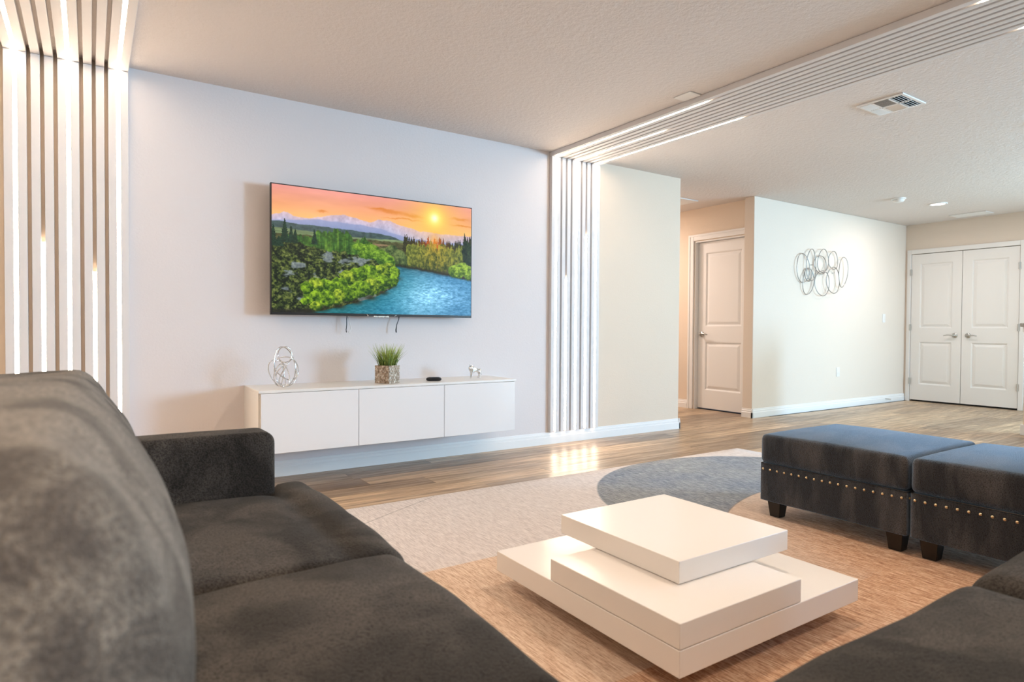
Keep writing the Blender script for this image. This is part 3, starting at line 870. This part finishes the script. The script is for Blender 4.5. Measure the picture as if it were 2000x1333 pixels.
bm = bmesh.new(); add_tube(bm, [(8.95, YA - .015, .052), (8.95, YA - .075, .05)], .006); obj('spring', bm, M_nickel, ds)
bm = bmesh.new(); add_tube(bm, [(8.95, YA - .074, .05), (8.95, YA - .09, .05)], .009); obj('rubber_tip', bm, M_white, ds)

o = obj('ceiling_plate', box(3.082, 3.186, -1.577, -1.443, CH - .007, CH), M_white, bevel=0.003)
tag(o, 'blank white plate on the ceiling beside the slatted band', 'cover plate')

sm = empty('smoke_detector', (7.47, -0.755, CH), label='round white smoke detector on the ceiling beside the bright recessed light', cat='smoke detector')
bm = bmesh.new(); add_lathe(bm, (7.47, -0.755, CH), [(.072, 0), (.072, -.010), (.066, -.014)], 32); obj('mounting_plate', bm, M_white, sm, smooth=False)
bm = bmesh.new(); add_lathe(bm, (7.47, -0.755, CH - .012), [(.060, 0), (.058, -.014), (.048, -.026), (.030, -.032), (.004, -.033)], 32); obj('cover', bm, M_white, sm, smooth=True)

for i, (x, y, p) in enumerate(CANS_AND_FILL):
    lab = ['round recessed ceiling light above the far side of the coffee table', 'round recessed ceiling light above the sofa part behind the coffee table',
           'round recessed ceiling light above the sofa corner, behind the camera', 'round recessed ceiling light in front of the half wall',
           'small lit recessed ceiling light near the double doors'][i]
    e = empty('recessed_light', (x, y, CH), label=lab, cat='ceiling light')
    bm = bmesh.new()
    add_lathe(bm, (x, y, CH), [(.095, 0), (.095, -.004), (.088, -.010), (.076, -.012), (.074, -.004)], 36); obj('trim_ring', bm, M_white, e, smooth=True)
    bm = bmesh.new(); add_lathe(bm, (x, y, CH - .003), [(.073, 0), (.073, -.003)], 32); obj('lens', bm, M_can, e)
    l = bpy.data.lights.new('lamp', 'AREA'); l.shape = 'DISK'; l.size = .14; l.energy = p; l.color = WARM if i != 4 else (1, .90, .86)
    lo = bpy.data.objects.new('lamp', l); COL.objects.link(lo); lo.parent = e; lo.location = (0, 0, -.014)
l = bpy.data.lights.new('hall_lamp', 'AREA'); l.shape = 'DISK'; l.size = .25; l.energy = HALL_POWER; l.color = (1, .84, .74)
lo = bpy.data.objects.new('hall_lamp', l); COL.objects.link(lo); lo.location = (5.35, 2.0, CH - .02)

def vent(label, x0, x1, y0, y1, detailed=True):
    e = empty('ceiling_vent', ((x0 + x1) / 2, (y0 + y1) / 2, CH), label=label, cat='vent')
    w = .022; z0 = CH - .009
    for a_ in ((x0, x1, y0, y0 + w), (x0, x1, y1 - w, y1), (x0, x0 + w, y0 + w, y1 - w), (x1 - w, x1, y0 + w, y1 - w)):
        obj('frame', box(*a_, z0, CH), M_white, e, bevel=0.002, seg=1)
    obj('duct', box(x0 + w, x1 - w, y0 + w, y1 - w, CH - .002, CH - .0008), M_dark, e)
    def louvre(ax0, ax1, ay0, ay1, tilt, along):
        c = Vector(((ax0 + ax1) / 2, (ay0 + ay1) / 2, CH - .009))
        hx, hy = (ax1 - ax0) / 2, (ay1 - ay0) / 2
        Mx = Matrix.Translation(c) @ Matrix.Rotation(tilt, 4, 'X' if along == 'x' else 'Y')
        return obj('louvre', box(-hx, hx, -hy, hy, -.0006, .0006, Mx), M_white, e)
    X0, X1, Y0, Y1 = x0 + w, x1 - w, y0 + w, y1 - w
    if not detailed:
        k = 10
        for i in range(k):
            a_ = X0 + (X1 - X0) * (i + .1) / k; louvre(a_, a_ + (X1 - X0) / k * .85, Y0, Y1, .5, 'y')
        return e
    L = Y1 - Y0
    ya, yb = Y0 + L * .30, Y0 + L * .70
    xm = (X0 + X1) / 2
    for yy in (ya, yb): obj('divider', box(X0, X1, yy - .005, yy + .005, CH - .012, CH - .004), M_white, e)
    obj('divider', box(xm - .005, xm + .005, Y0, Y1, CH - .012, CH - .004), M_white, e)
    for half, (h0, h1) in enumerate(((X0, xm - .005), (xm + .005, X1))):
        for i in range(4):      # right end: thrown away from the camera, dark slots show
            a_ = Y0 + (ya - .005 - Y0) * (i + .1) / 4; louvre(h0, h1, a_, a_ + .011, .75, 'x')
        for i in range(5):      # left end: louvres seen face on
            a_ = yb + .005 + (Y1 - yb - .005) * (i + .05) / 5; louvre(h0, h1, a_, a_ + .0165, -.45, 'x')
    for i in range(7):
        a_ = X0 + (xm - .005 - X0) * (i + .1) / 7; louvre(a_, a_ + .009, ya + .005, yb - .005, -.85, 'y')
        a_ = xm + .005 + (X1 - xm - .005) * (i + .05) / 7; louvre(a_, a_ + .0155, ya + .005, yb - .005, .40, 'y')
    return e
vent('square white ceiling vent with dark slots right of the slatted band', 4.175, 4.480, -2.305, -2.015)
vent('pale ceiling vent near the double doors, seen edge on', 9.06, 9.30, -1.02, -0.62, False)
vent('white ceiling vent at the mouth of the hallway', 5.35, 5.77, 0.60, 0.95, False)

# half wall at the right edge
hw = empty('trim_1', (7.30, -2.0, 0), kind='structure')
obj('half_wall', box(7.250, 7.372, -3.0, -1.990, 0, 1.015), M_cream, hw)
obj('cap_moulding', box(7.238, 7.384, -3.0, -1.976, 0.965, 1.015), M_white, hw, bevel=0.004)
obj('stone_cap', box(7.215, 7.400, -3.02, -1.960, 1.015, 1.048), M_granite, hw, bevel=0.005)
obj('base_trim', box(7.233, 7.39, -3.0, -1.972, 0, 0.10), M_white, hw, bevel=0.004)

# ------------------------------------------------------------------ rug
def rug_mat():
    ma = mat('abstract_rug', (0.6, 0.55, 0.52), 0.95, spec=0.1); n = N(ma)
    tc = n.new('ShaderNodeTexCoord'); sp = n.new('ShaderNodeSeparateXYZ'); n.l(tc.outputs['Object'], sp.inputs[0])
    X, Y = sp.outputs[0], sp.outputs[1]
    wob = n.math('MULTIPLY', n.math('SUBTRACT', n.noise(tc.outputs['Object'], 9, 3), .5), .02)
    v = n.coord('Object', (10, 0.9, 1))
    g = n.noise(v, 20, 6, 0.75)                     # streaks along y
    v2 = n.coord('Object', (2, 9, 1))
    g2 = n.noise(v2, 26, 4, 0.7)
    cl = n.noise(tc.outputs['Object'], 2.2, 3)
    sg = n.math('ADD', n.math('MULTIPLY', g, .84), n.math('MULTIPLY', g2, .16))
    base = n.ramp(sg, [(0.41, (0.54, 0.47, 0.45)), (0.5, (0.68, 0.61, 0.58)), (0.60, (0.80, 0.73, 0.70))])
    blue = n.mix(n.ramp(cl, [(0.35, (0, 0, 0)), (0.65, (1, 1, 1))]), n.ramp(sg, [(0.41, (0.075, 0.09, 0.125)), (0.5, (0.18, 0.205, 0.26)), (0.59, (0.36, 0.38, 0.41))]), n.ramp(sg, [(0.41, (0.13, 0.14, 0.15)), (0.5, (0.26, 0.27, 0.28)), (0.59, (0.42, 0.42, 0.42))]))
    tan = n.ramp(sg, [(0.41, (0.46, 0.29, 0.19)), (0.48, (0.66, 0.465, 0.335)), (0.54, (0.72, 0.54, 0.40)), (0.61, (0.84, 0.69, 0.55))])
    orange = n.ramp(sg, [(0.41, (0.32, 0.14, 0.07)), (0.48, (0.55, 0.30, 0.17)), (0.54, (0.68, 0.42, 0.26)), (0.61, (0.84, 0.64, 0.46))])
    beige = n.ramp(sg, [(0.41, (0.44, 0.31, 0.23)), (0.5, (0.62, 0.46, 0.355)), (0.60, (0.72, 0.58, 0.47))])
    def step(a_, e=.006):
        return n.math('MULTIPLY_ADD', a_, 1 / e, .5)
    def clamp(a_):
        c = n.new('ShaderNodeClamp'); n.l(a_, c.inputs[0]); return c.outputs[0]
    def circle(cx_, cy_, r_, e=.012):
        dx = n.math('SUBTRACT', X, cx_); dy = n.math('SUBTRACT', Y, cy_)
        d = n.math('SQRT', n.math('ADD', n.math('MULTIPLY', dx, dx), n.math('MULTIPLY', dy, dy)))
        return clamp(step(n.math('SUBTRACT', r_, n.math('ADD', d, n.math('MULTIPLY', wob, .4))), e)), d
    c = base
    cb, db = circle(3.379, -2.141, 1.144)
    c = n.mix(cb, c, blue)
    # tan half below y = -2
    t_ = clamp(step(n.math('SUBTRACT', -2.01, n.math('ADD', Y, n.math('MULTIPLY', wob, .5)))))
    xr = clamp(step(n.math('SUBTRACT', 2.62, X)))
    c = n.mix(n.math('MULTIPLY', t_, xr), c, tan)
    cc, dc = circle(3.464, -3.417, 1.4627, .010)
    far = clamp(n.math('MULTIPLY', n.math('SUBTRACT', 1.30, n.math('ADD', dc, n.math('MULTIPLY', n.math('SUBTRACT', g2, .5), .5))), 3.0))
    c = n.mix(cc, c, n.mix(far, beige, orange))
    # more orange past the diagonal under the table
    dg = clamp(step(n.math('SUBTRACT', -2.985, Y), .006))
    dg2 = clamp(n.math('MULTIPLY', n.math('SUBTRACT', X, 1.20), 1.2))
    c = n.mix(n.math('MULTIPLY', dg, .85), c, orange)
    # thin dark contour lines
    dl = n.math('ABSOLUTE', n.math('SUBTRACT', n.math('SUBTRACT', Y, n.math('MULTIPLY', n.math('SUBTRACT', X, 1.113), .53)), -1.288))
    ln = n.math('MULTIPLY', clamp(n.math('SUBTRACT', 1.0, n.math('MULTIPLY', dl, 200))), clamp(step(n.math('SUBTRACT', 1.62, X))))
    c = n.mix(n.math('MULTIPLY', ln, .7), c, (0.10, 0.08, 0.08))
    ring = clamp(n.math('SUBTRACT', 1.0, n.math('MULTIPLY', n.math('ABSOLUTE', n.math('SUBTRACT', dc, 1.4627)), 140)))
    c = n.mix(n.math('MULTIPLY', ring, n.math('MULTIPLY', cb, .6)), c, (0.10, 0.09, 0.09))
    n.l(c, n.b.inputs['Base Color'])
    n.b.inputs['Sheen Weight'].default_value = 0.15
    n.bump(sg, 0.5, 0.004)
    return ma
o = obj('rug', rbox(0.90, 4.36, -3.98, -1.003, 0.0, 0.012, (.006, .006, .0055), 8), rug_mat(), smooth=True)
tag(o, 'large abstract area rug in lilac grey, blue and orange tan under the coffee table', 'rug')

# ------------------------------------------------------------------ coffee table
RZ = 0.012
ct = empty('coffee_table', (1.66, -2.72, RZ), label='white three-tier coffee table of offset square slabs on the orange part of the rug', cat='coffee table')
obj('lower_slab', box(1.235, 2.092, -3.156, -2.292, 0.080, 0.1515), M_table, ct, bevel=0.0025)
obj('middle_slab', box(1.235, 1.766, -3.156, -2.616, 0.1535, 0.222), M_table, ct, bevel=0.0025)
obj('top_slab', box(1.421, 1.958, -2.988, -2.434, 0.2235, 0.291), M_table, ct, bevel=0.0025)
obj('plinth', box(1.40, 1.93, -3.0, -2.46, RZ, 0.080), M_table, ct, bevel=0.002)

# ------------------------------------------------------------------ ottomans
def make_ottoman(x, yc):
    """x = front face, yc = centre in y"""
    W = .352
    e = empty('ottoman', (x + W, yc, RZ))
    def P(bm_): # local frame: origin at base centre
        return bm_
    zb, zs, zt = .095 - RZ, .283 - RZ, .432 - RZ
    r_ = random.Random(int(abs(yc) * 100))
    def wr(p):
        q = Vector((p.x * 5, p.y * 5, p.z * 5))
        return p + Vector((1, 1, 1)) * 0.0012 * mnoise.noise(q)
    obj('base', rbox(-W, W, -W, W, zb, zs, (.010, .010, .004), 24, (.001, .001, 0), wr), M_otto, e, smooth=True, world_space=False)
    lid = obj('lid', rbox(-W, W, -W, W, zs + .003, zt, (.020, .020, .030), 40, (.001, .001, .024), wr), M_otto, e, smooth=True, world_space=False)
    piping = bmesh.new()
    pp = []
    for cx_, cy_, a0 in ((W - .01, W - .01, 0), (-W + .01, W - .01, 90), (-W + .01, -W + .01, 180), (W - .01, -W + .01, 270)):
        for k in range(7):
            a_ = math.radians(a0 + 15 * k); pp.append((cx_ + .0085 * math.cos(a_), cy_ + .0085 * math.sin(a_), zs + .0015))
    add_tube(piping, pp, .0024, True, 6)
    obj('piping', piping, M_legw, e, smooth=True, world_space=False)
    nm = bmesh.new(); add_lathe(nm, (0, 0, 0), [(.0068, 0), (.0060, -.0022), (.0036, -.0040), (.0008, -.0046)], 12, 'x')
    nme = bpy.data.meshes.new('nail_head'); bmesh.ops.recalc_face_normals(nm, faces=nm.faces); nm.to_mesh(nme); nm.free(); nme.materials.append(M_brass)
    for p in nme.polygons: p.use_smooth = True
    zn = zs - .026
    for i in range(18):
        v_ = -W + .020 + i * (2 * W - .040) / 17
        for sx in range(4):
            no = bpy.data.objects.new('nail_head', nme); COL.objects.link(no); no.parent = e
            a_ = sx * PI / 2; no.rotation_euler = (0, 0, a_)
            no.location = (-(W + .0015) * math.cos(a_) - v_ * -math.sin(a_) * -1, -(W + .0015) * math.sin(a_) + v_ * math.cos(a_), zn)
    for sx in (-1, 1):
        for sy in (-1, 1):
            bm = bmesh.new(); cx_, cy_ = sx * (W - .062), sy * (W - .062)
            a_, b_ = .036, .026
            t = [bm.verts.new((cx_ + u * a_, cy_ + v_ * a_, zb + .006)) for u, v_ in ((-1, -1), (1, -1), (1, 1), (-1, 1))]
            bb = [bm.verts.new((cx_ + u * b_, cy_ + v_ * b_, 0)) for u, v_ in ((-1, -1), (1, -1), (1, 1), (-1, 1))]
            for k in range(4): bm.faces.new((t[k], t[(k + 1) % 4], bb[(k + 1) % 4], bb[k]))
            bm.faces.new(t); bm.faces.new(bb[::-1])
            obj('leg', bm, M_legw, e, bevel=0.002, world_space=False)
    return e
ot = make_ottoman(2.868, -2.600)
tag(ot, 'square charcoal ottoman with brass nail heads, the left one, farther from the camera', 'ottoman', 'pair of nail-trimmed ottomans')
o2 = ot.copy(); COL.objects.link(o2); o2.location = (ot.location.x, -3.316, RZ)
for ch in list(ot.children):
    c = ch.copy(); COL.objects.link(c); c.parent = o2
o2['label'] = 'square charcoal ottoman with brass nail heads cut by the right edge of the picture'

# ------------------------------------------------------------------ sectional sofa
sofa = empty('sectional_sofa', (0.2, -3.4, 0), label='dark taupe chenille sectional sofa in the foreground, in the corner nearest the camera', cat='sofa')
def smooth(t): t = max(0.0, min(1.0, t)); return t * t * (3 - 2 * t)
def wrinkle(amp, f=3.0, seed=0):
    def fn(p):
        q = Vector((p.x * f + seed * 7.3, p.y * f, p.z * f))
        return p + Vector((0.5, 0.3, 1)) * amp * mnoise.noise(q) + Vector((0.2, .1, .5)) * amp * .4 * mnoise.noise(q * 3.1)
    return fn
# bases
obj('base', rbox(-.36, .55, -4.60, -2.14, .10, .30, (.02, .02, .02), 10), M_sofa, sofa, smooth=True)
obj('base', rbox(.55, 2.86, -4.60, -3.76, .10, .30, (.02, .02, .02), 10), M_sofa, sofa, smooth=True)
# far arm
obj('armrest', rbox(-.34, .462, -2.262, -2.142, .10, .652, (.035, .012, .035), 36, (0, .004, .003), wrinkle(.003, 5)), M_sofa, sofa, smooth=True)
# seat cushions, left run
wk = wrinkle(.012, 3.2, 1)
def tcush(p):
    w = smooth((p.y + 2.62) / .34) * smooth((p.x - .455) / .03)
    q = Vector((p.x, p.y + .150 * w, p.z))
    # front crease ridge
    rdg = math.exp(-((q.x - .47) / .035) ** 2) * smooth((q.z - .42) / .03)
    q.z -= .010 * rdg
    return wk(q)
obj('seat_cushion', rbox(-.02, .600, -2.925, -2.268, .295, .468, (.05, .035, .06), 44, (.012, .004, .016), tcush), M_sofa, sofa, smooth=True)
obj('seat_cushion', rbox(-.02, .574, -3.560, -2.930, .295, .470, (.05, .035, .06), 44, (.008, .004, .026), wrinkle(.012, 3.0, 4)), M_sofa, sofa, smooth=True)
# corner and right run
obj('seat_cushion', rbox(-.02, .655, -4.30, -3.565, .295, .470, (.05, .04, .05), 30, (.006, .006, .020), wrinkle(.010, 3.0, 5)), M_sofa, sofa, smooth=True)
obj('seat_cushion', rbox(.715, 1.440, -4.34, -3.690, .295, .480, (.05, .05, .06), 40, (.006, .012, .022), wrinkle(.010, 3.0, 6)), M_sofa, sofa, smooth=True)
obj('seat_cushion', rbox(1.450, 2.15, -4.34, -3.690, .295, .480, (.05, .05, .06), 40, (.006, .012, .022), wrinkle(.010, 3.0, 9)), M_sofa, sofa, smooth=True)
obj('seat_cushion', rbox(2.160, 2.85, -4.34, -3.720, .295, .480, (.05, .05, .06), 24, (.006, .012, .022), wrinkle(.010, 3.0, 10)), M_sofa, sofa, smooth=True)
obj('back_cushion', rbox(2.15, 2.84, -4.62, -4.36, .47, .80, (.06, .09, .10), 20, (.0, .03, .0), wrinkle(.010, 4, 11)), M_sofa_lit, sofa, smooth=True)
obj('armrest', rbox(2.855, 2.99, -4.60, -3.76, .10, .60, (.02, .045, .045), 20), M_sofa, sofa, smooth=True)
# back frame and back cushions
obj('back_frame', rbox(-.50, -.285, -4.75, -2.14, .10, .76, (.03, .03, .04), 16), M_sofa, sofa, smooth=True)
obj('back_frame', rbox(-.22, 2.99, -4.82, -4.62, .10, .74, (.03, .03, .04), 16), M_sofa, sofa, smooth=True)
obj('back_cushion', rbox(-.29, .040, -2.895, -2.27, .44, .850, (.076, .045, .19), 34, (.05, .01, .01), wrinkle(.012, 4, 2)), M_sofa_lit, sofa, smooth=True)
bc = obj('back_cushion', rbox(-.292, .042, -3.75, -2.905, .44, .880, (.076, .045, .215), 60, (.053, .04, .017), wrinkle(.006, 7, 3)), M_sofa_lit, sofa, smooth=True)
obj('back_cushion', rbox(.10, .82, -4.62, -4.42, .47, .76, (.06, .06, .10), 20, (.0, .02, .0), wrinkle(.010, 4, 7)), M_sofa_lit, sofa, smooth=True)
obj('back_cushion', rbox(.83, 1.45, -4.62, -4.36, .47, .80, (.06, .09, .10), 20, (.0, .03, .0), wrinkle(.010, 4, 8)), M_sofa_lit, sofa, smooth=True)
obj('back_cushion', rbox(1.46, 2.14, -4.62, -4.36, .47, .80, (.06, .09, .10), 20, (.0, .03, .0), wrinkle(.010, 4, 8.5)), M_sofa_lit, sofa, smooth=True)
for (lx, ly) in ((-.24, -2.24), (.42, -2.24), (.42, -3.5), (-.24, -4.5), (2.8, -4.5), (2.8, -3.84), (1.6, -3.84)):
    bm = bmesh.new()
    t = [bm.verts.new((lx + u * .03, ly + v_ * .03, .102)) for u, v_ in ((-1, -1), (1, -1), (1, 1), (-1, 1))]
    z_ = RZ if lx > .9 and ly > -3.98 else 0
    bb = [bm.verts.new((lx + u * .022, ly + v_ * .022, z_)) for u, v_ in ((-1, -1), (1, -1), (1, 1), (-1, 1))]
    for k in range(4): bm.faces.new((t[k], t[(k + 1) % 4], bb[(k + 1) % 4], bb[k]))
    bm.faces.new(t); bm.faces.new(bb[::-1])
    obj('leg', bm, M_legw, sofa)
